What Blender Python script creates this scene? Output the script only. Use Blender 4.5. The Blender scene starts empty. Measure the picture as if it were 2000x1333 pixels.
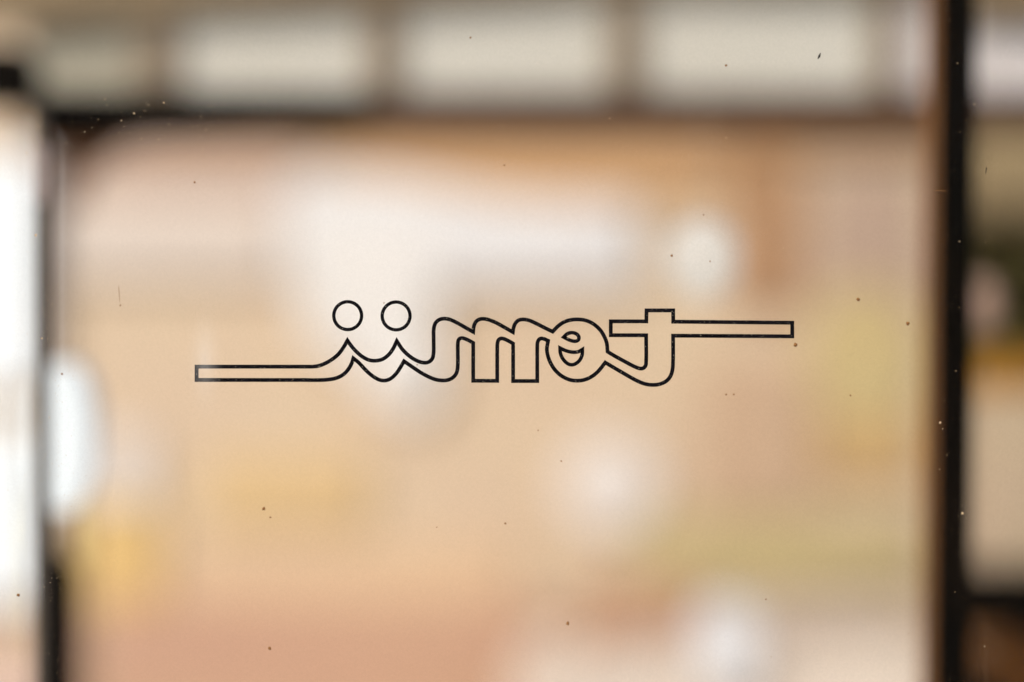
import bpy, bmesh, math, random
from mathutils import Vector, Matrix

random.seed(7)
scene = bpy.context.scene
COL = scene.collection

# ------------------------------------------------------------------ camera
EYE = Vector((0.0, 0.0, 1.5))
FOCUS = 0.5                       # metres to the lettering on the pane
cam_data = bpy.data.cameras.new("camera")
cam = bpy.data.objects.new("camera", cam_data)
COL.objects.link(cam)
cam.location = EYE
cam.rotation_euler = (math.radians(90), 0, 0)
cam_data.sensor_width = 36.0
cam_data.lens = 50.0
cam_data.clip_start = 0.02
cam_data.clip_end = 500.0
cam_data.dof.use_dof = True
cam_data.dof.focus_distance = FOCUS
cam_data.dof.aperture_fstop = 1.3
cam_data.dof.aperture_ratio = 1.0
scene.camera = cam

# ------------------------------------------------------------------ daylight
SUN_EL, SUN_ROT = math.radians(38), math.radians(212)
world = bpy.data.worlds.new("World")
scene.world = world
world.use_nodes = True
wn = world.node_tree.nodes
sky = wn.new("ShaderNodeTexSky")
sky.sky_type = 'NISHITA'
sky.sun_disc = False
sky.sun_elevation = SUN_EL
sky.sun_rotation = SUN_ROT
sky.dust_density = 3.0
world.node_tree.links.new(sky.outputs[0], wn["Background"].inputs[0])
wn["Background"].inputs[1].default_value = 0.10

sun_dir = Vector((math.sin(SUN_ROT) * math.cos(SUN_EL), math.cos(SUN_ROT) * math.cos(SUN_EL), math.sin(SUN_EL)))
sun_data = bpy.data.lights.new("sun", 'SUN')
sun_data.energy = 1.5
sun_data.angle = math.radians(14)
sun_data.color = (1.0, 0.985, 0.955)
sun = bpy.data.objects.new("sun", sun_data)
COL.objects.link(sun)
sun.rotation_euler = sun_dir.to_track_quat('Z', 'Y').to_euler()
sun.location = (-3, -3, 6)

scene.view_settings.view_transform = 'Standard'
scene.view_settings.look = 'None'
scene.view_settings.exposure = 0.75
scene.view_settings.gamma = 1.0
scene.cycles.max_bounces = 10
scene.cycles.transparent_max_bounces = 16

# ------------------------------------------------------------------ helpers
def at(px, py, d):
    """A point of the place: the photograph's pixel px, py seen d metres in front of the lens."""
    return Vector(((px - 1000) / 2000 * 0.72 * d, d, 1.5 - (py - 666.5) / 2000 * 0.72 * d))

def size(n, d):
    return n / 2000 * 0.72 * d

def lin(c):
    c /= 255.0
    return c / 12.92 if c <= 0.04045 else ((c + 0.055) / 1.055) ** 2.4

def paint(r, g, b):
    """Real-world base colour of a surface that looks r, g, b in plain daylight."""
    return tuple(min(0.85, lin(v) * 0.78) for v in (r, g, b)) + (1.0,)

def material(name, base, second=None, scale=6.0, rough=0.7, bump=0.15, bump_scale=120.0, spec=0.3, stretch=(1, 1, 1)):
    m = bpy.data.materials.new(name)
    m.use_nodes = True
    nt = m.node_tree
    p = nt.nodes["Principled BSDF"]
    p.inputs["Roughness"].default_value = rough
    p.inputs["Specular IOR Level"].default_value = spec
    tc = nt.nodes.new("ShaderNodeTexCoord")
    mp = nt.nodes.new("ShaderNodeMapping")
    mp.inputs["Scale"].default_value = stretch
    nt.links.new(tc.outputs["Object"], mp.inputs[0])
    nz = nt.nodes.new("ShaderNodeTexNoise")
    nz.inputs["Scale"].default_value = scale
    nz.inputs["Detail"].default_value = 4
    nt.links.new(mp.outputs[0], nz.inputs["Vector"])
    rp = nt.nodes.new("ShaderNodeValToRGB")
    rp.color_ramp.elements[0].position = 0.35
    rp.color_ramp.elements[1].position = 0.65
    rp.color_ramp.elements[0].color = base
    rp.color_ramp.elements[1].color = second or tuple(v * 0.9 for v in base[:3]) + (1,)
    nt.links.new(nz.outputs["Fac"], rp.inputs[0])
    nt.links.new(rp.outputs[0], p.inputs["Base Color"])
    if bump:
        n2 = nt.nodes.new("ShaderNodeTexNoise")
        n2.inputs["Scale"].default_value = bump_scale
        nt.links.new(mp.outputs[0], n2.inputs["Vector"])
        bp = nt.nodes.new("ShaderNodeBump")
        bp.inputs["Strength"].default_value = bump
        bp.inputs["Distance"].default_value = 0.002
        nt.links.new(n2.outputs["Fac"], bp.inputs["Height"])
        nt.links.new(bp.outputs[0], p.inputs["Normal"])
    return m

def link(name, bm, mat, parent=None, loc=None, smooth=False, rot=None):
    me = bpy.data.meshes.new(name)
    bmesh.ops.recalc_face_normals(bm, faces=bm.faces[:])
    bm.to_mesh(me)
    bm.free()
    if smooth:
        for f in me.polygons:
            f.use_smooth = True
    if mat:
        me.materials.append(mat)
    o = bpy.data.objects.new(name, me)
    COL.objects.link(o)
    if parent:
        o.parent = parent
    if loc is not None:
        o.location = loc
    if rot is not None:
        o.rotation_euler = rot
    return o

def tag(o, label, cat, group=None):
    o["label"] = label
    o["category"] = cat
    if group:
        o["group"] = group
    return o

def structure(o):
    o["kind"] = "structure"
    return o

def thing(name, label, cat, loc=(0, 0, 0), group=None):
    o = bpy.data.objects.new(name, None)
    COL.objects.link(o)
    o.location = loc
    o.empty_display_size = 0.05
    return tag(o, label, cat, group)

def box(bm, lo, hi, bevel=0.0):
    lo, hi = Vector(lo), Vector(hi)
    r = bmesh.ops.create_cube(bm, size=1.0, matrix=Matrix.Translation((lo + hi) / 2) @ Matrix.Diagonal((*(hi - lo), 1)))
    if bevel:
        es = list({e for v in r["verts"] for e in v.link_edges})
        bmesh.ops.bevel(bm, geom=es, offset=bevel, segments=2, affect='EDGES', profile=0.7)
    return bm

def boxed(lo, hi, bevel=0.0):
    return box(bmesh.new(), lo, hi, bevel)

def pxbox(x0, y0, x1, y1, d, depth, bevel=0.0):
    """A block whose front is d metres off and spans those pixels; depth goes away from the lens."""
    a, b = at(x0, y1, d), at(x1, y0, d)
    return boxed((a.x, d, a.z), (b.x, d + depth, b.z), bevel)

def lathe(profile, n=28):
    bm = bmesh.new()
    rings = []
    for r, z in profile:
        rings.append([bm.verts.new((r * math.cos(2 * math.pi * k / n), r * math.sin(2 * math.pi * k / n), z)) for k in range(n)])
    for a, b in zip(rings, rings[1:]):
        for k in range(n):
            bm.faces.new((a[k], a[(k + 1) % n], b[(k + 1) % n], b[k]))
    bm.faces.new(rings[0])
    bm.faces.new(rings[-1])
    return bm

def prism(points, y0, y1):
    """Extrude an outline of (x, z) points from y0 to y1."""
    bm = bmesh.new()
    a = [bm.verts.new((x, y0, z)) for x, z in points]
    b = [bm.verts.new((x, y1, z)) for x, z in points]
    bm.faces.new(a)
    bm.faces.new(b)
    n = len(points)
    for k in range(n):
        bm.faces.new((a[k], a[(k + 1) % n], b[(k + 1) % n], b[k]))
    return bm

def px_prism(pts, d, depth):
    return prism([(at(x, y, d).x, at(x, y, d).z) for x, y in pts], d, d + depth)

# ------------------------------------------------------------------ materials
M = {
    'paving': material("paving", paint(172, 168, 164), paint(160, 156, 152), 9),
    'plaster': material("pink_tan_plaster", paint(221, 197, 165), paint(217, 191, 162), 5.0, 0.85),
    'beam': material("brown_timber", paint(72, 40, 10), paint(62, 34, 8), 7, 0.6, stretch=(1, 8, 8)),
    'mullion': material("grey_brown_timber", paint(140, 122, 98), paint(128, 108, 84), 8, 0.6),
    'pane': material("frosted_pale_glass", paint(212, 206, 192), paint(207, 200, 184), 4, 0.35, 0.05),
    'black': material("black_frame_paint", (0.003, 0.0025, 0.002, 1), (0.006, 0.004, 0.0025, 1), 20, 0.8, 0.1, spec=0.0),
    'brown_edge': material("brown_varnished_edge", paint(120, 80, 38), paint(104, 68, 30), 9, 0.5),
    'grey': material("grey_metal_paint", paint(112, 100, 88), paint(100, 90, 78), 14, 0.9, spec=0.0),
    'white': material("white_board", paint(252, 248, 246), paint(244, 240, 236), 6, 0.6),
    'warmwhite': material("warm_white_cloth", paint(240, 230, 220), paint(234, 222, 210), 6, 0.8),
    'cream': material("cream_paper", paint(224, 208, 192), paint(220, 203, 187), 6, 0.8),
    'bluewhite': material("cool_white_enamel", paint(252, 255, 255), paint(246, 252, 252), 5, 0.4),
}

# ------------------------------------------------------------------ ground
structure(link("pavement", boxed((-60, -60, -0.2), (60, 60, 0.0)), M['paving']))

# ------------------------------------------------------------------ wall at the back and what is fixed to it
WALL = 2.30
def on_wall(name, label, cat, px, mat, thick=0.012, group=None, bevel=0.003):
    """A board of real thickness screwed to the back wall."""
    x0, y0, x1, y1 = px
    o = link(name, pxbox(x0, y0, x1, y1, WALL - thick - 0.003, thick, bevel), mat)
    return tag(o, label, cat, group)

def cut_on_wall(name, label, cat, pts, mat, thick=0.03, group=None):
    o = link(name, px_prism(pts, WALL - thick - 0.003, thick), mat)
    return tag(o, label, cat, group)

def round_pts(cx, cy, rx, ry, n=28):
    return [(cx + rx * math.cos(2 * math.pi * k / n), cy + ry * math.sin(2 * math.pi * k / n)) for k in range(n)]

tag(link("plaster_wall", boxed((-1.6, WALL, 0.0), (1.6, WALL + 0.15, 2.9)), M['plaster']),
    "pinkish tan plaster wall, far out of focus behind everything", "wall")

on_wall("picture_rail", "wide brown board across the wall just under the pale window row", "board",
        (40, 200, 1900, 292), material("dull_brown_wood", paint(170, 130, 88), paint(160, 120, 80), 5, 0.7, stretch=(1, 6, 6)), 0.02)
cut_on_wall("rounded_panel", "pale pinkish panel with a rounded upper left corner, left of the white board", "panel",
        [(120, 470), (135, 400), (190, 320), (280, 268), (420, 246), (560, 250), (590, 300), (590, 470)],
        material("dusty_pink_panel", paint(206, 176, 154), paint(200, 172, 152), 4), 0.014)
on_wall("cream_board", "broad cream board at the left, below the rounded pinkish panel", "board",
        (110, 385, 545, 545), M['cream'], 0.018)
on_wall("orange_board", "orange tan strip of board along the top edge of the white board", "board",
        (660, 262, 1420, 392), material("orange_tan_wood", paint(212, 168, 120), paint(206, 162, 116), 4, 0.7), 0.014)
cut_on_wall("white_board", "long white board, brightest shape above the lettering", "board",
        [(560, 560), (552, 360), (600, 340), (760, 346), (1000, 388), (1240, 398), (1248, 552)], material('white_lacquer', paint(236, 232, 227), paint(231, 226, 221), 6, 0.5), 0.022)
cut_on_wall("white_banner", "white tapering cloth hanging from the left end of the white board", "banner",
        [(575, 430), (850, 430), (850, 620), (862, 760), (820, 815), (750, 790), (690, 720), (590, 650)], material('soft_white_cloth', paint(240, 234, 226), paint(234, 228, 219), 5, 0.9), 0.026)
on_wall("tan_screen", "tan brown upright panel between the globe lamp and the pinkish grey panel", "panel",
        (1440, 280, 1560, 600), material("tan_brown_panel", paint(182, 138, 96), paint(176, 130, 90), 5), 0.012)
on_wall("grey_pink_panel", "pinkish grey upright panel beside the black upright on the right", "panel",
        (1600, 330, 1800, 600), material("pinkish_grey_panel", paint(194, 166, 142), paint(188, 160, 138), 5), 0.012)
cut_on_wall("yellow_disc", "round yellow sign right of the lettering bar, near the black upright", "sign",
        round_pts(1690, 695, 115, 140), material("mustard_yellow", paint(213, 190, 136), paint(209, 184, 130), 5), 0.014)
on_wall("amber_sign", "pale amber square plate under the round yellow sign", "plate",
        (1600, 810, 1800, 940), material("pale_amber", paint(212, 174, 118), paint(208, 170, 116), 5), 0.012)
cut_on_wall("white_plate", "round whitish plate on the wall below the letter e", "plate",
        round_pts(1190, 945, 95, 95), material("off_white_ceramic", paint(240, 230, 220), paint(234, 224, 214), 5, 0.5), 0.018)
on_wall("ochre_board", "soft ochre board at lower left, right of the yellow bag", "board",
        (400, 890, 720, 1030), material("soft_ochre", paint(222, 190, 138), paint(219, 186, 136), 4), 0.012)
on_wall("taupe_board", "muted tan board on the wall under the long right bar of the lettering", "board",
        (1370, 700, 1590, 1000), material("muted_tan", paint(208, 176, 144), paint(203, 171, 140), 4), 0.010)
on_wall("peach_board", "long peach board low on the wall above the pinkish bench", "board",
        (330, 1060, 1010, 1230), material("soft_peach", paint(221, 190, 154), paint(217, 186, 151), 4), 0.010)
on_wall("sage_board", "dull yellow green board low on the wall left of the black upright", "board",
        (1240, 1010, 1800, 1150), material("dull_sage", paint(206, 186, 136), paint(200, 178, 132), 4), 0.014)

# ------------------------------------------------------------------ counter and bench in front of the wall
peach = material("peach_cloth", paint(204, 164, 134), paint(200, 158, 131), 4, 0.9)
bench = thing("bench", "pinkish bench along the bottom edge, left of the pale counter", "bench", (at(640, 0, 1.95).x, 2.0, 0))
bl = at(180, 1180, 2.2)
br_ = at(1080, 1180, 2.2)
def local(o, parent):
    """Keep a part where it was built when it gets its parent."""
    o.parent = parent
    o.location -= parent.location
    return o
local(link("backrest", boxed((bl.x, 2.2, 0.55), (br_.x, 2.285, at(0, 1195, 2.2).z), 0.015), peach), bench)
local(link("seat", boxed((bl.x, 1.82, 0.42), (br_.x, 2.198, 0.50), 0.02), peach), bench)
for x in (bl.x + 0.05, br_.x - 0.05):
    for y in (1.86, 2.24):
        local(link("leg", boxed((x - 0.02, y - 0.02, 0.0), (x + 0.02, y + 0.02, 0.42 if y < 2 else 0.55)), M['brown_edge']), bench)

counter = thing("counter", "pale pinkish counter with a sloping end at the bottom right", "counter", (at(1400, 0, 1.7).x, 1.8, 0))
pale = material("pale_pink_laminate", paint(244, 226, 206), paint(238, 218, 198), 4, 0.4)
CT = 1.66
local(link("counter_front", px_prism([(990, 1430), (1040, 1345), (1220, 1296), (1420, 1274), (1850, 1256), (1850, 1430)], CT, 0.3), pale), counter)
base_top = at(0, 1430, CT).z - 0.002
local(link("counter_base", boxed((at(990, 0, CT).x, CT, 0.0), (at(1850, 0, CT).x, CT + 0.3, base_top)), pale), counter)
ob = link("orange_tray", pxbox(1130, 1165, 1375, 1270, 1.8, 0.12, 0.01), material("salmon_orange_plastic", paint(218, 172, 136), paint(212, 166, 130), 5, 0.5))
tag(ob, "salmon orange tray on the counter, left of the whitish carton", "tray")

tag(link("white_carton", px_prism([(1368, 1340), (1362, 1215), (1385, 1180), (1455, 1180), (1480, 1215), (1476, 1340)], 1.62, 0.035), M['white']), "whitish carton with a folded top by the counter at the bottom right", "carton")

# ------------------------------------------------------------------ dark door frame between the pane and the wall
frame = thing("door_frame", "dark door frame with a black upright at the right and a grey upright at the left", "door frame", (0, 0.85, 0))
# right upright, black face with a varnished brown reveal
D_R = 0.69
pts = [(1858, -1600), (1924, -1600), (1896, 1333), (1886, 4000), (1820, 4000), (1834, 1333)]
foot = [(p.x, max(p.z, 0.0)) for p in (at(x, y, D_R) for x, y in pts)]
local(link("upright", prism(foot, D_R, D_R + 0.012), M['black']), frame)
foot2 = [(x + (0.001 if k in (0, 4, 5) else -0.002), z) for k, (x, z) in enumerate(foot)]
local(link("reveal", prism(foot2, D_R + 0.0125, D_R + 0.036), material('dark_varnish', paint(150, 96, 42), paint(132, 84, 34), 9, 0.6)), frame)["label"] = "varnished brown side of the black upright"
# left upright, worn grey, with a wider post just behind it
D_L = 0.66
a, b = at(65, 0, D_L).x, at(80, 0, D_L).x
local(link("upright", boxed((a, D_L, 0), (b, D_L + 0.012, at(0, 222, D_L).z)), M['grey']), frame)["label"] = "grey upright"
hz0, hz1 = at(0, 400, D_L).z, at(0, 285, D_L).z
local(link("hinge", boxed((a + 0.001, D_L - 0.006, hz0), (b + 0.004, D_L - 0.0005, hz1), 0.002), material("mauve_grey_metal", paint(165, 146, 138), paint(155, 136, 128), 9, 0.4)), frame)
D_P = 0.92
zs = at(0, 1110, D_P).z
local(link("rear_post", px_prism([(84, 300), (122, 300), (122, 1400), (84, 1400)], D_P, 0.012), material("pale_grey_metal", paint(150, 138, 130), paint(140, 128, 120), 14, 0.9, spec=0.0)), frame)
pts = [(at(x, y, 0.88).x, max(at(x, y, 0.88).z, 0.0)) for x, y in ((72, 4000), (72, 1060), (138, 1120), (142, 4000))]
local(link("rear_post_base", prism(pts, 0.88, 0.90), M['black']), frame)

# transom over the door: rail, header, mullions and pale frosted panes
T = 1.15
transom = thing("transom_window", "row of pale frosted panes with brown bars along the top edge", "window", (0, T, 1.7))
local(link("rail", px_prism([(45, 256), (45, 180), (2080, 180), (2080, 248)], T, 0.03), M['beam']), transom)
local(link("header", px_prism([(-200, -90), (2100, -90), (2100, 30), (1895, 30), (1893, -35), (1250, -35), (800, -10), (330, 15), (-200, 75)], T, 0.011), material("olive_brown_timber", paint(140, 118, 84), paint(126, 104, 72), 8, 0.6)), transom)
for x0, x1 in ((262, 345), (712, 782), (1185, 1258), (1706, 1756)):
    local(link("mullion", pxbox(x0, -60, x1, 181, T + 0.012, 0.03, 0.002), M['mullion']), transom)
panes = [(48, 261), (346, 711), (783, 1184), (1259, 1705), (1757, 2090)]
lilac = material("lilac_grey_glass", paint(222, 212, 206), paint(214, 204, 196), 4, 0.35, 0.05)
greyer = material("dull_grey_glass", paint(178, 168, 146), paint(168, 160, 138), 4, 0.35, 0.05)
for i, (x0, x1) in enumerate(panes):
    local(link("pane", pxbox(x0, -70, x1, 181.5, T + 0.022, 0.006), greyer if i == 0 else lilac if i == 4 else M['pane']), transom)

# black closer with its arm at upper left
closer = thing("door_closer", "black door closer box with a long tapering arm at the upper left", "door closer", at(10, 140, 0.8))
local(link("closer_box", pxbox(-90, 86, 34, 194, 0.9, 0.05, 0.006), M['black']), closer)
local(link("closer_arm", px_prism([(30, 150), (80, 176), (700, 184), (760, 215), (700, 244), (80, 282), (20, 190)], 0.98, 0.012), M['black']), closer)

# globe lamp on its cord
GD = 0.86
lamp = thing("globe_lamp", "pale globe lamp hanging above the crossbar of the letter t", "lamp", at(1372, 505, GD))
bm = bmesh.new()
bmesh.ops.create_uvsphere(bm, u_segments=32, v_segments=20, radius=size(70, GD))
bmesh.ops.scale(bm, vec=(1, .5, 1.15), verts=bm.verts[:])
link("globe", bm, material("opal_glass", paint(110, 105, 100), paint(106, 100, 96), 4, 0.5, 0), lamp, smooth=True)
gm = bpy.data.materials["opal_glass"].node_tree.nodes["Principled BSDF"]
gm.inputs["Emission Color"].default_value = (1.0, 0.90, 0.77, 1)
gm.inputs["Emission Strength"].default_value = 0.38
bm = bmesh.new()
bmesh.ops.create_cone(bm, cap_ends=True, segments=6, radius1=0.0002, radius2=0.0002, depth=0.55, matrix=Matrix.Translation((0, 0, 0.275 + size(70, GD))))
link("cord", bm, M['cream'], lamp)

# ------------------------------------------------------------------ beyond the left upright
bw = M['bluewhite']
tag(link("oval_panel", px_prism([(120 + 60 * math.copysign(abs(math.cos(t)) ** .75, math.cos(t)), 855 + 146 * math.copysign(abs(math.sin(t)) ** .9, math.sin(t))) for t in (2 * math.pi * q / 32 for q in range(32))], 0.80, 0.02), bw), "bright white upright oval just right of the grey upright", "panel")
tag(link("white_door", pxbox(-460, 300, 92, 765, 2.27, 0.026, 0.004), bw), "bright white upper door panel at the left edge", "panel")
tag(link("pink_crate", pxbox(-400, 1266, 110, 1500, 2.24, 0.056, 0.006), material("faded_pink_paint", paint(222, 192, 172), paint(214, 184, 164), 5)), "faded pink crate in the bottom left corner, under the white cabinet", "crate")
tag(link("white_cabinet", pxbox(-460, 828, 80, 1180, 2.25, 0.046, 0.004), bw), "bright white cabinet at the left edge, under the white door panel", "cabinet")
tag(link("yellow_box", pxbox(81, 990, 130, 1245, 2.26, 0.036, 0.006), material("lemon_card", paint(238, 226, 160), paint(234, 220, 150), 5)), "pale yellow box against the right side of the white cabinet at the left edge", "box")

# yellow paper bag with a white cup of paper on it
bag = link("yellow_bag", px_prism([(165, 1185), (160, 1010), (178, 985), (290, 985), (312, 1010), (306, 1185)], 2.275, 0.02), material("yellow_paper", paint(230, 194, 128), paint(224, 186, 120), 6))
tag(bag, "yellow paper bag at lower left beside the grey upright", "bag")
tag(link("white_parcel", pxbox(185, 850, 285, 983, 2.276, 0.02, 0.006), M['warmwhite']), "small whitish parcel on top of the yellow paper bag", "parcel")
tag(link("corner_bracket", px_prism([(84, 240), (400, 240), (250, 275), (170, 330), (140, 410), (84, 410)], 1.2, 0.02), material("deep_brown_wood", paint(136, 90, 52), paint(124, 80, 44), 6)), "deep brown corner bracket at the upper left, just under the closer arm", "bracket")

# ------------------------------------------------------------------ beyond the right upright
RD = 1.35
tag(link("khaki_box", pxbox(1900, 262, 2300, 432, RD, 0.04, 0.01), material("khaki_card", paint(184, 158, 114), paint(176, 150, 108), 6)), "khaki box on the right edge under the pale pane", "box")
leafm = material("dark_olive_leaf", paint(134, 120, 62), paint(112, 106, 56), 12, 0.5)
plant = thing("potted_plant", "dark olive plant at the right edge with a pinkish flower", "plant", at(2000, 690, RD))
bm = bmesh.new()
for k in range(260):
    p = Vector((random.uniform(-.055, .12), random.uniform(-.03, .09), random.uniform(0.0, .115)))
    L, W = random.uniform(.02, .035), random.uniform(.007, .012)
    m = Matrix.Translation(p) @ Matrix.Rotation(random.uniform(0, 6.28), 4, 'Z') @ Matrix.Rotation(random.uniform(-1.2, .6), 4, 'X')
    vs = [bm.verts.new(m @ Vector(v)) for v in ((0, 0, 0), (W, L * .4, .003), (0, L, 0), (-W, L * .4, .003))]
    bm.faces.new(vs)
fol = link("foliage", bm, leafm, plant)
fol["kind"] = "stuff"
bm = bmesh.new()
bmesh.ops.create_uvsphere(bm, u_segments=18, v_segments=12, radius=size(38, 1.05))
bmesh.ops.scale(bm, vec=(.75, .6, 1.4), verts=bm.verts[:])
fl = link("flower", bm, material("dusty_pink_petal", paint(196, 160, 138), paint(186, 150, 128), 9), plant, loc=at(1915, 600, 1.05) - at(2000, 690, RD), smooth=True)
tag(link("amber_jar", pxbox(1905, 690, 2200, 765, RD, 0.04, 0.01), material("amber_glaze", paint(205, 145, 40), paint(190, 130, 34), 6, .4)), "amber brown jar lid at the right edge under the plant", "jar")
tag(link("pale_jar", pxbox(1895, 768, 2220, 1110, RD - .02, 0.05, 0.012), material("pale_khaki_rose", paint(196, 174, 138), paint(194, 164, 142), 2.5)), "pale pinkish khaki block at the right edge under the amber lid", "jar")
tag(link("black_shelf", pxbox(1885, 1143, 2400, 1238, RD - .1, 0.05, 0.005), M['black']), "black shelf edge at the lower right under the pale block", "shelf")
tag(link("orange_bowl", px_prism([(1905, 1262), (1950, 1240), (2060, 1300), (2100, 1400), (2030, 1380), (1920, 1300)], RD, 0.1), material("burnt_orange_glaze", paint(150, 92, 28), paint(130, 78, 22), 6, .4)), "burnt orange dish in the lower right corner under the black shelf", "dish")
tag(link("dark_backing", pxbox(1880, -300, 2500, 2000, 1.62, 0.04), M['black']), "black board behind the things at the right edge", "board")

# ------------------------------------------------------------------ the glass screen with its lettering
pane_back = FOCUS
PANE_T = 0.006
screen = thing("glass_screen", "clear glass pane with black outline lettering and specks of dust", "glass pane", (0, pane_back, 0))

def glass_material(name, film):
    m = bpy.data.materials.new(name)
    m.use_nodes = True
    nt = m.node_tree
    nt.nodes.clear()
    L = nt.links.new
    out = nt.nodes.new("ShaderNodeOutputMaterial")
    tr = nt.nodes.new("ShaderNodeBsdfTransparent")
    tr.inputs[0].default_value = (0.98, 0.99, 0.995, 1)
    gl = nt.nodes.new("ShaderNodeBsdfGlossy")
    gl.inputs["Roughness"].default_value = 0.0
    fr = nt.nodes.new("ShaderNodeFresnel")
    fr.inputs["IOR"].default_value = 1.06
    if film:
        tc0 = nt.nodes.new("ShaderNodeTexCoord")
        ng = nt.nodes.new("ShaderNodeTexNoise"); ng.inputs["Scale"].default_value = 1900; ng.inputs["Detail"].default_value = 1
        L(tc0.outputs["Object"], ng.inputs["Vector"])
        rg = nt.nodes.new("ShaderNodeValToRGB")
        rg.color_ramp.elements[0].position = 0.25; rg.color_ramp.elements[0].color = (0.955, 0.955, 0.955, 1)
        rg.color_ramp.elements[1].position = 0.75; rg.color_ramp.elements[1].color = (1, 1, 1, 1)
        L(ng.outputs["Fac"], rg.inputs[0]); L(rg.outputs[0], tr.inputs[0])
    mx = nt.nodes.new("ShaderNodeMixShader")
    L(fr.outputs[0], mx.inputs[0]); L(tr.outputs[0], mx.inputs[1]); L(gl.outputs[0], mx.inputs[2])
    last = mx
    if film:
        # a very thin uneven film of dust
        df = nt.nodes.new("ShaderNodeBsdfDiffuse")
        df.inputs[0].default_value = (0.62, 0.56, 0.48, 1)
        tc = nt.nodes.new("ShaderNodeTexCoord")
        n1 = nt.nodes.new("ShaderNodeTexNoise"); n1.inputs["Scale"].default_value = 1400; n1.inputs["Detail"].default_value = 2
        n2 = nt.nodes.new("ShaderNodeTexNoise"); n2.inputs["Scale"].default_value = 9; n2.inputs["Detail"].default_value = 3
        L(tc.outputs["Object"], n1.inputs["Vector"]); L(tc.outputs["Object"], n2.inputs["Vector"])
        mr = nt.nodes.new("ShaderNodeMapRange")
        mr.inputs[1].default_value = 0.3; mr.inputs[2].default_value = 0.75
        mr.inputs[3].default_value = 0.0; mr.inputs[4].default_value = 0.004
        L(n1.outputs["Fac"], mr.inputs[0])
        mu = nt.nodes.new("ShaderNodeMath"); mu.operation = 'MULTIPLY'
        L(mr.outputs[0], mu.inputs[0]); L(n2.outputs["Fac"], mu.inputs[1])
        m2 = nt.nodes.new("ShaderNodeMixShader")
        L(mu.outputs[0], m2.inputs[0]); L(mx.outputs[0], m2.inputs[1]); L(df.outputs[0], m2.inputs[2])
        last = m2
    L(last.outputs[0], out.inputs[0])
    return m

sheet = link("glass", boxed((-0.8, -PANE_T, 0.002), (0.8, 0.0, 2.3)), glass_material("dusty_front_glass", True), screen)
sheet.data.materials.append(glass_material("clean_back_glass", False))
for f in sheet.data.polygons:
    f.material_index = 0 if f.normal.y < -0.5 else 1

ink = material("black_vinyl", (0.004, 0.0035, 0.004, 1), (0.008, 0.007, 0.009, 1), 300, 0.8, 0, spec=0.0)
# tiny pinholes and scuffs in the vinyl
nt = ink.node_tree
n3 = nt.nodes.new("ShaderNodeTexNoise"); n3.inputs["Scale"].default_value = 1500; n3.inputs["Detail"].default_value = 1
r3 = nt.nodes.new("ShaderNodeValToRGB")
r3.color_ramp.elements[0].position = 0.65; r3.color_ramp.elements[0].color = (0, 0, 0, 1)
r3.color_ramp.elements[1].position = 0.76; r3.color_ramp.elements[1].color = (1, 1, 1, 1)
mc = nt.nodes.new("ShaderNodeMix"); mc.data_type = 'RGBA'
tcn = [n for n in nt.nodes if n.type == 'TEX_COORD'][0]
rp0 = [n for n in nt.nodes if n.type == 'VALTORGB' and n is not r3][0]
nt.links.new(tcn.outputs["Object"], n3.inputs["Vector"])
nt.links.new(n3.outputs["Fac"], r3.inputs[0])
nt.links.new(r3.outputs[0], mc.inputs["Factor"])
nt.links.new(rp0.outputs[0], mc.inputs["A"])
mc.inputs["B"].default_value = (0.16, 0.14, 0.11, 1)
nt.links.new(mc.outputs["Result"], nt.nodes["Principled BSDF"].inputs["Base Color"])

def spline(pts, n=8):
    if len(pts) == 2:
        return [Vector(p) for p in pts]
    P = [Vector(p) for p in pts]
    P = [2 * P[0] - P[1]] + P + [2 * P[-1] - P[-2]]
    out = []
    for i in range(1, len(P) - 2):
        p0, p1, p2, p3 = P[i - 1:i + 3]
        # centripetal Catmull-Rom
        t1 = max((p1 - p0).length ** .5, 1e-4); t2 = t1 + max((p2 - p1).length ** .5, 1e-4); t3 = t2 + max((p3 - p2).length ** .5, 1e-4)
        for k in range(n):
            t = t1 + (t2 - t1) * k / n
            A1 = p0 * ((t1 - t) / t1) + p1 * (t / t1)
            A2 = p1 * ((t2 - t) / (t2 - t1)) + p2 * ((t - t1) / (t2 - t1))
            A3 = p2 * ((t3 - t) / (t3 - t2)) + p3 * ((t - t2) / (t3 - t2))
            B1 = A1 * ((t2 - t) / t2) + A2 * (t / t2)
            B2 = A2 * ((t3 - t) / (t3 - t1)) + A3 * ((t - t1) / (t3 - t1))
            out.append(B1 * ((t2 - t) / (t2 - t1)) + B2 * ((t - t1) / (t2 - t1)))
    out.append(P[-2])
    return out

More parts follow.
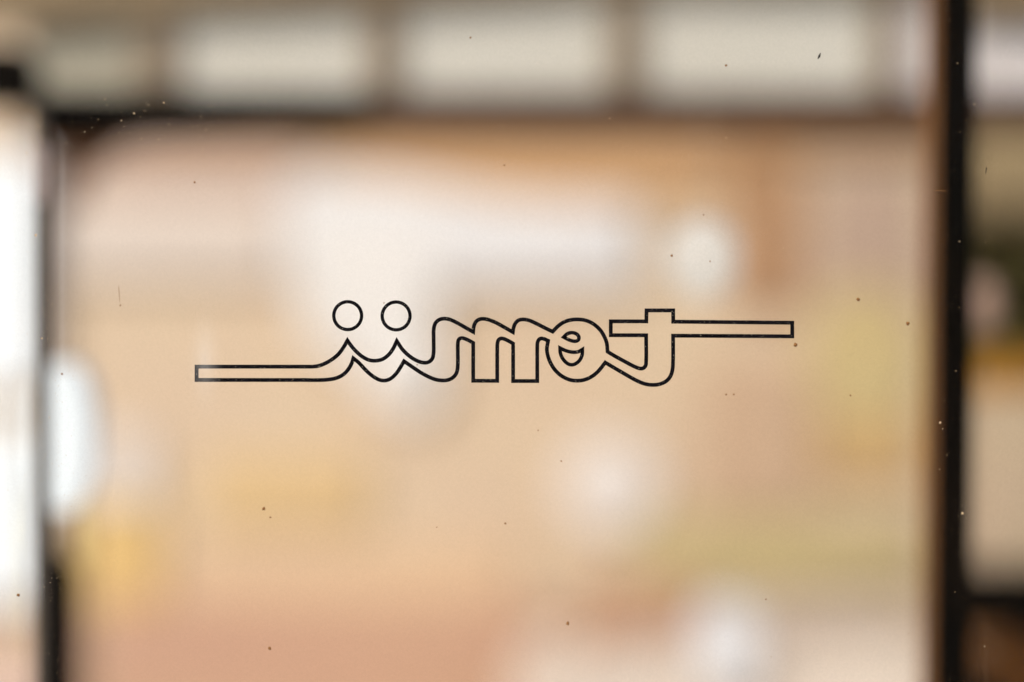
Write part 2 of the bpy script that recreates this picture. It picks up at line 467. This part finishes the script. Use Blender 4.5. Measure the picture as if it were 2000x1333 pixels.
def stroke(segments, half):
    """A closed line of constant width with mitred corners, cut from thin vinyl."""
    line = []
    for s in segments:
        line += spline(s)[:-1]
    n = len(line)
    left, right = [], []
    for i, p in enumerate(line):
        d0 = (p - line[i - 1]).normalized()
        d1 = (line[(i + 1) % n] - p).normalized()
        n0, n1 = Vector((-d0.y, d0.x)), Vector((-d1.y, d1.x))
        m = n0 + n1
        m = m.normalized() if m.length > 1e-6 else n0
        k = min(1 / max(m.dot(n0), 0.2), 2.6)
        left.append(p + m * half * k)
        right.append(p - m * half * k)
    bm = bmesh.new()
    def w(q, y):
        v = at(q.x, q.y, FOCUS)
        return (v.x, y, v.z)
    rings = [[bm.verts.new(w(q, y)) for q in side] for y in (0.0001, 0.00025) for side in (left, right)]
    lf, rf, lb, rb = rings
    for i in range(n):
        j = (i + 1) % n
        bm.faces.new((lf[i], lf[j], rf[j], rf[i]))
        bm.faces.new((lb[i], rb[i], rb[j], lb[j]))
        bm.faces.new((lf[i], lb[i], lb[j], lf[j]))
        bm.faces.new((rf[i], rf[j], rb[j], rb[i]))
    return bm

WORD = [
 [(383.8, 742.6), (383.8, 716.6)],
 [(383.8, 716.6), (596, 716.6)],
 [(596, 716.6), (612, 716.4), (624, 714.5), (642, 706.5), (660, 693), (671, 678.5), (678.4, 665.5)],
 [(678.4, 665.5), (684.1, 673.6), (694.7, 686), (708.2, 697.5), (721, 703.7), (733.2, 705), (746.7, 702.2), (758.8, 693.4), (767.4, 682), (774.9, 666.5)],
 [(774.9, 666.5), (786, 683), (800, 696.3), (811, 703.4), (822.5, 708), (832.6, 708.8), (839.4, 706.2), (844.4, 700.6), (846.7, 691), (846.9, 666), (846.9, 646), (847.8, 638.7), (850.6, 631.4), (856.3, 625.8), (863, 623.3), (870.9, 622.9), (881, 625.4), (892.3, 630.8), (906.9, 639), (924.2, 648.8)],
 [(924.2, 648.8), (925.1, 639.8), (927.1, 633), (931, 627.4), (937.3, 624), (945.1, 623.3), (954, 624.9), (968.8, 630.8), (985.6, 640), (1001.8, 649.2)],
 [(1001.8, 649.2), (1003, 641), (1006, 633), (1012, 626.6), (1020, 624.4), (1032, 625.8), (1048, 632.6), (1064, 640.8), (1079.5, 648.2)],
 [(1079.5, 648.2), (1088.4, 638.9), (1098.5, 631.2), (1112, 625.9), (1127.8, 624.3), (1143.5, 626.2), (1158, 632.5), (1171.6, 644.2), (1180.6, 658.4), (1185.1, 670.8), (1186.7, 687.4)],
 [(1186.7, 687.4), (1200, 695.4), (1223, 708), (1240, 716.8), (1250.3, 720.3), (1256.6, 719.4), (1261, 714.6), (1262.1, 706), (1262.1, 655.3)],
 [(1262.1, 655.3), (1193, 655.2)],
 [(1193, 655.2), (1193, 628.1)],
 [(1193, 628.1), (1262.5, 628.2)],
 [(1262.5, 628.2), (1262.9, 606.7)],
 [(1262.9, 606.7), (1315, 606.7)],
 [(1315, 606.7), (1315, 628.8)],
 [(1315, 628.8), (1547.6, 630.8)],
 [(1547.6, 630.8), (1547.6, 657.4)],
 [(1547.6, 657.4), (1314.8, 656.1)],
 [(1314.8, 656.1), (1314.6, 707), (1313.6, 722), (1310, 734.3), (1302.4, 744), (1290.2, 750.3), (1275.5, 752.3), (1258.7, 750), (1241.9, 743), (1212.5, 726.4), (1182.2, 708.6)],
 [(1182.2, 708.6), (1175.6, 717.2), (1166, 728), (1153.6, 737.2), (1140.1, 742.6), (1126.6, 744), (1112, 742), (1096.3, 734.3), (1082.8, 721.4), (1073.8, 706), (1069.3, 692), (1068.2, 680.9), (1070.6, 666)],
 [(1070.6, 666), (1062.5, 662.4), (1056.9, 661.6), (1052.4, 664), (1049.9, 669.8), (1049.4, 678), (1049.4, 744.7)],
 [(1049.4, 744.7), (1002.2, 744.7)],
 [(1002.2, 744.7), (1002.2, 671.6)],
 [(1002.2, 671.6), (994, 666.8), (984, 662.2), (978.2, 661.6), (973.6, 664.6), (971.6, 671), (971.2, 680), (971.1, 744.3)],
 [(971.1, 744.3), (924.2, 744.2)],
 [(924.2, 744.2), (924.2, 670.2)],
 [(924.2, 670.2), (917.5, 666.4), (910.3, 662.9), (903.5, 660.9), (899, 661.4), (895.6, 664.4), (894.3, 670.6), (894.2, 690), (894.1, 714), (893.0, 724), (890, 731.8), (883.3, 738.8), (875.4, 742.4), (865.3, 743.6), (851.8, 742), (838.3, 737), (822.5, 728.6), (809, 719.7), (789, 706)],
 [(789, 706), (782.6, 717), (775, 728.5), (765.6, 738), (757.5, 742.5), (749.4, 743.8), (740, 742), (726.4, 734.1), (712.9, 722), (700.8, 709), (690, 700.2)],
 [(690, 700.2), (686.4, 711), (679.2, 723), (669.7, 732.4), (657.6, 738.6), (640, 742), (612, 742.9), (596, 742.7)],
 [(596, 742.7), (383.8, 742.6)],
]
lettering = link("lettering", stroke(WORD, 3.8), ink, screen)
lettering["label"] = "black outline script word with a long bar at each end"
lettering.location = (0, 0, 0)

def ring(cx, cy, r):
    q = [(cx + r * math.cos(2 * math.pi * k / 48), cy + r * math.sin(2 * math.pi * k / 48)) for k in range(49)]
    return [[q[k], q[k + 1]] for k in range(48)]
for cx, cy in ((679.0, 617.0), (773.6, 617.5)):
    link("dot_ring", stroke(ring(cx, cy, 27.2), 3.35), ink, lettering)
EYE_UP = [[(1101.0, 658.9), (1106.4, 653.6), (1111, 651.2), (1116.5, 650.2), (1123.3, 651.4), (1128.6, 655), (1130.8, 659.5), (1129.6, 664.4), (1125.5, 666.8), (1118.8, 666.6), (1109.8, 663.6), (1101.0, 658.9)]]
EYE_LOW = [[(1093.9, 680.2), (1103, 684.6), (1113.1, 687.6), (1122.1, 688.4), (1130.3, 687.2), (1137.6, 683)],
           [(1137.6, 683), (1137.2, 692.5), (1133.4, 702.3), (1126.6, 709.4), (1118.8, 712.8), (1110.9, 711.8), (1103, 705.8), (1096.9, 697), (1094.2, 688), (1093.9, 680.2)]]
link("letter_counter", stroke(EYE_UP, 3.6), ink, lettering)
link("letter_counter", stroke(EYE_LOW, 3.6), ink, lettering)

# a painted reflection, then dirt lying on the front of the glass
sm = bpy.data.materials.new("painted_reflection_film")
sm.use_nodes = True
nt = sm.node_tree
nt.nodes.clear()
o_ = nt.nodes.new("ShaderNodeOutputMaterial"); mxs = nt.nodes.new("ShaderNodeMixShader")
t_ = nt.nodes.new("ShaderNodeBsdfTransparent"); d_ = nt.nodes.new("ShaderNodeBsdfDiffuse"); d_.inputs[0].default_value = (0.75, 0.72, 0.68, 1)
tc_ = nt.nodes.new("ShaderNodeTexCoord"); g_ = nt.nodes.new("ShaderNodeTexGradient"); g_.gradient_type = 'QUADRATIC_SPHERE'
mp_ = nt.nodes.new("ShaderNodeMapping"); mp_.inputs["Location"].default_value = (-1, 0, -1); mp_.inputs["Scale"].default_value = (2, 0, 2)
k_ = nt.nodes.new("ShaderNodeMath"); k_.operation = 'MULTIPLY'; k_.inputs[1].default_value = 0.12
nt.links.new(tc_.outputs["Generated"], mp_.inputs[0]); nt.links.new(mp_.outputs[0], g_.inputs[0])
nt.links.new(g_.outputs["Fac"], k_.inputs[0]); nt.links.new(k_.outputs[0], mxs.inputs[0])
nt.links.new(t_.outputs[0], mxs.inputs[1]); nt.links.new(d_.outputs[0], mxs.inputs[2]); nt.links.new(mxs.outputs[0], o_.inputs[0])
for cx, cy, rx, ry in ((400, 705, 42, 120),):  # soft pale oval: a blurred reflection painted over the left bar end
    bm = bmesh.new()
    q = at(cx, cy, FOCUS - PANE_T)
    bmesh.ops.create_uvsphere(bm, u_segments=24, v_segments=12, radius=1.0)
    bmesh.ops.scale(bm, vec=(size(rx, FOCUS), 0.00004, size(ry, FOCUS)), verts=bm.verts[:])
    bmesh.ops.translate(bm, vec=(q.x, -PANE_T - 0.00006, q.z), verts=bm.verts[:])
    link("painted_reflection", bm, sm, screen, smooth=True)
def dirt_mat(name, c, k=1.0):
    return material(name, tuple(v * k for v in paint(*c)[:3]) + (1,), None, 900, 0.9, 0)
D_dark, D_brown, D_tan = dirt_mat("dark_fibre", (30, 24, 18)), dirt_mat("brown_dirt", (140, 96, 52)), dirt_mat("tan_dust", (208, 178, 138))
FR = FOCUS - PANE_T
def blob(bm, px, py, rx, ry, ang=0.0, n=9, rough=0.25):
    c = at(px, py, FR)
    top, rim = bm.verts.new((c.x, -PANE_T - size(min(rx, ry), FR) * .6 - 0.00002, c.z)), []
    for k in range(n):
        t = 2 * math.pi * k / n
        s = 1 + random.uniform(-rough, rough)
        u, v = rx * s * math.cos(t), ry * s * math.sin(t)
        q = at(px + u * math.cos(ang) - v * math.sin(ang), py + u * math.sin(ang) + v * math.cos(ang), FR)
        rim.append(bm.verts.new((q.x, -PANE_T - 0.00002, q.z)))
    for k in range(n):
        bm.faces.new((top, rim[k], rim[(k + 1) % n]))
    bm.faces.new(rim[::-1])
def speck(name, mat, *a, **k):
    bm = bmesh.new()
    blob(bm, *a, **k)
    return link(name, bm, mat, screen)
speck("fibre", D_dark, 1600, 110, 6.5, 2.2, 2.0)
speck("fibre", D_dark, 1926, 333, 7.5, 1.0, 1.75)
speck("fibre", D_brown, 233, 575, 18, 0.6, 1.5)
speck("fibre", D_brown, 1838, 373, 17, 0.45, 0.06)
for px, py, r in ((515, 994, 3.6), (528, 1011, 2.2), (527, 1267, 3.6), (1109, 1218, 3.8), (1773, 632, 4.0), (1676, 585, 3.6), (1554, 674, 4.2), (1312, 500, 2.6), (1661, 773, 2), (36, 1163, 3), (1418, 128, 2.4), (380, 356, 2.0), (121, 731, 2.2), (235, 597, 2), (985, 323, 1.8), (1374, 420, 1.8), (1496, 1171, 1.8), (1096, 901, 1.8), (1051, 841, 1.6), (853, 1030, 1.4), (1387, 511, 1.5), (750, 592, 1.4), (815, 713, 1.4), (987, 1023, 2.2), (1418, 771, 2), (1433, 771, 2), (919, 74, 2)):
    speck("dirt_speck", D_brown, px, py, r, r * random.uniform(.7, 1.1), random.uniform(0, 3))
for px, py, r in ((70, 460, 4), (52, 299, 3), (320, 201, 3), (262, 222, 3.4), (192, 234, 2.2), (237, 236, 2.6), (165, 258, 2.6), (75, 248, 2.6), (636, 291, 1.8), (1418, 270, 2.4), (1191, 232, 2.4), (1836, 826, 4), (1841, 838, 2.2), (1880, 1003, 4.2), (1903, 204, 2.6), (1797, 384, 2.4), (1870, 124, 2.2), (1835, 917, 1.8), (1867, 725, 2), (1874, 472, 2.6), (1923, 1263, 2.4), (82, 661, 2.8), (96, 816, 2.6), (310, 273, 2.4), (276, 272, 2.2), (130, 280, 2), (205, 194, 2.2)):
    speck("dust_speck", D_tan, px, py, r * .6, r * .6 * random.uniform(.6, 1.1), random.uniform(0, 3))
bm = bmesh.new()
def sprinkle(n, x0, x1, y0, y1, rmin, rmax, gauss=False):
    for _ in range(n):
        x = random.gauss((x0 + x1) / 2, (x1 - x0) / 4) if gauss else random.uniform(x0, x1)
        y = random.gauss((y0 + y1) / 2, (y1 - y0) / 4) if gauss else random.uniform(y0, y1)
        r = rmin + (rmax - rmin) * random.random() ** 3
        blob(bm, x, y, r, r * random.uniform(.5, 1), random.uniform(0, 3), 5)
sprinkle(240, 40, 700, 150, 300, .3, 1.1, True)
sprinkle(520, 60, 170, 380, 1333, .3, 1.0, True)
sprinkle(200, 1800, 1960, 0, 1333, .3, 0.9, True)
sprinkle(500, 0, 2000, 0, 1333, .3, 1.0)
link("fine_dust", bm, D_tan, screen)["kind"] = "stuff"
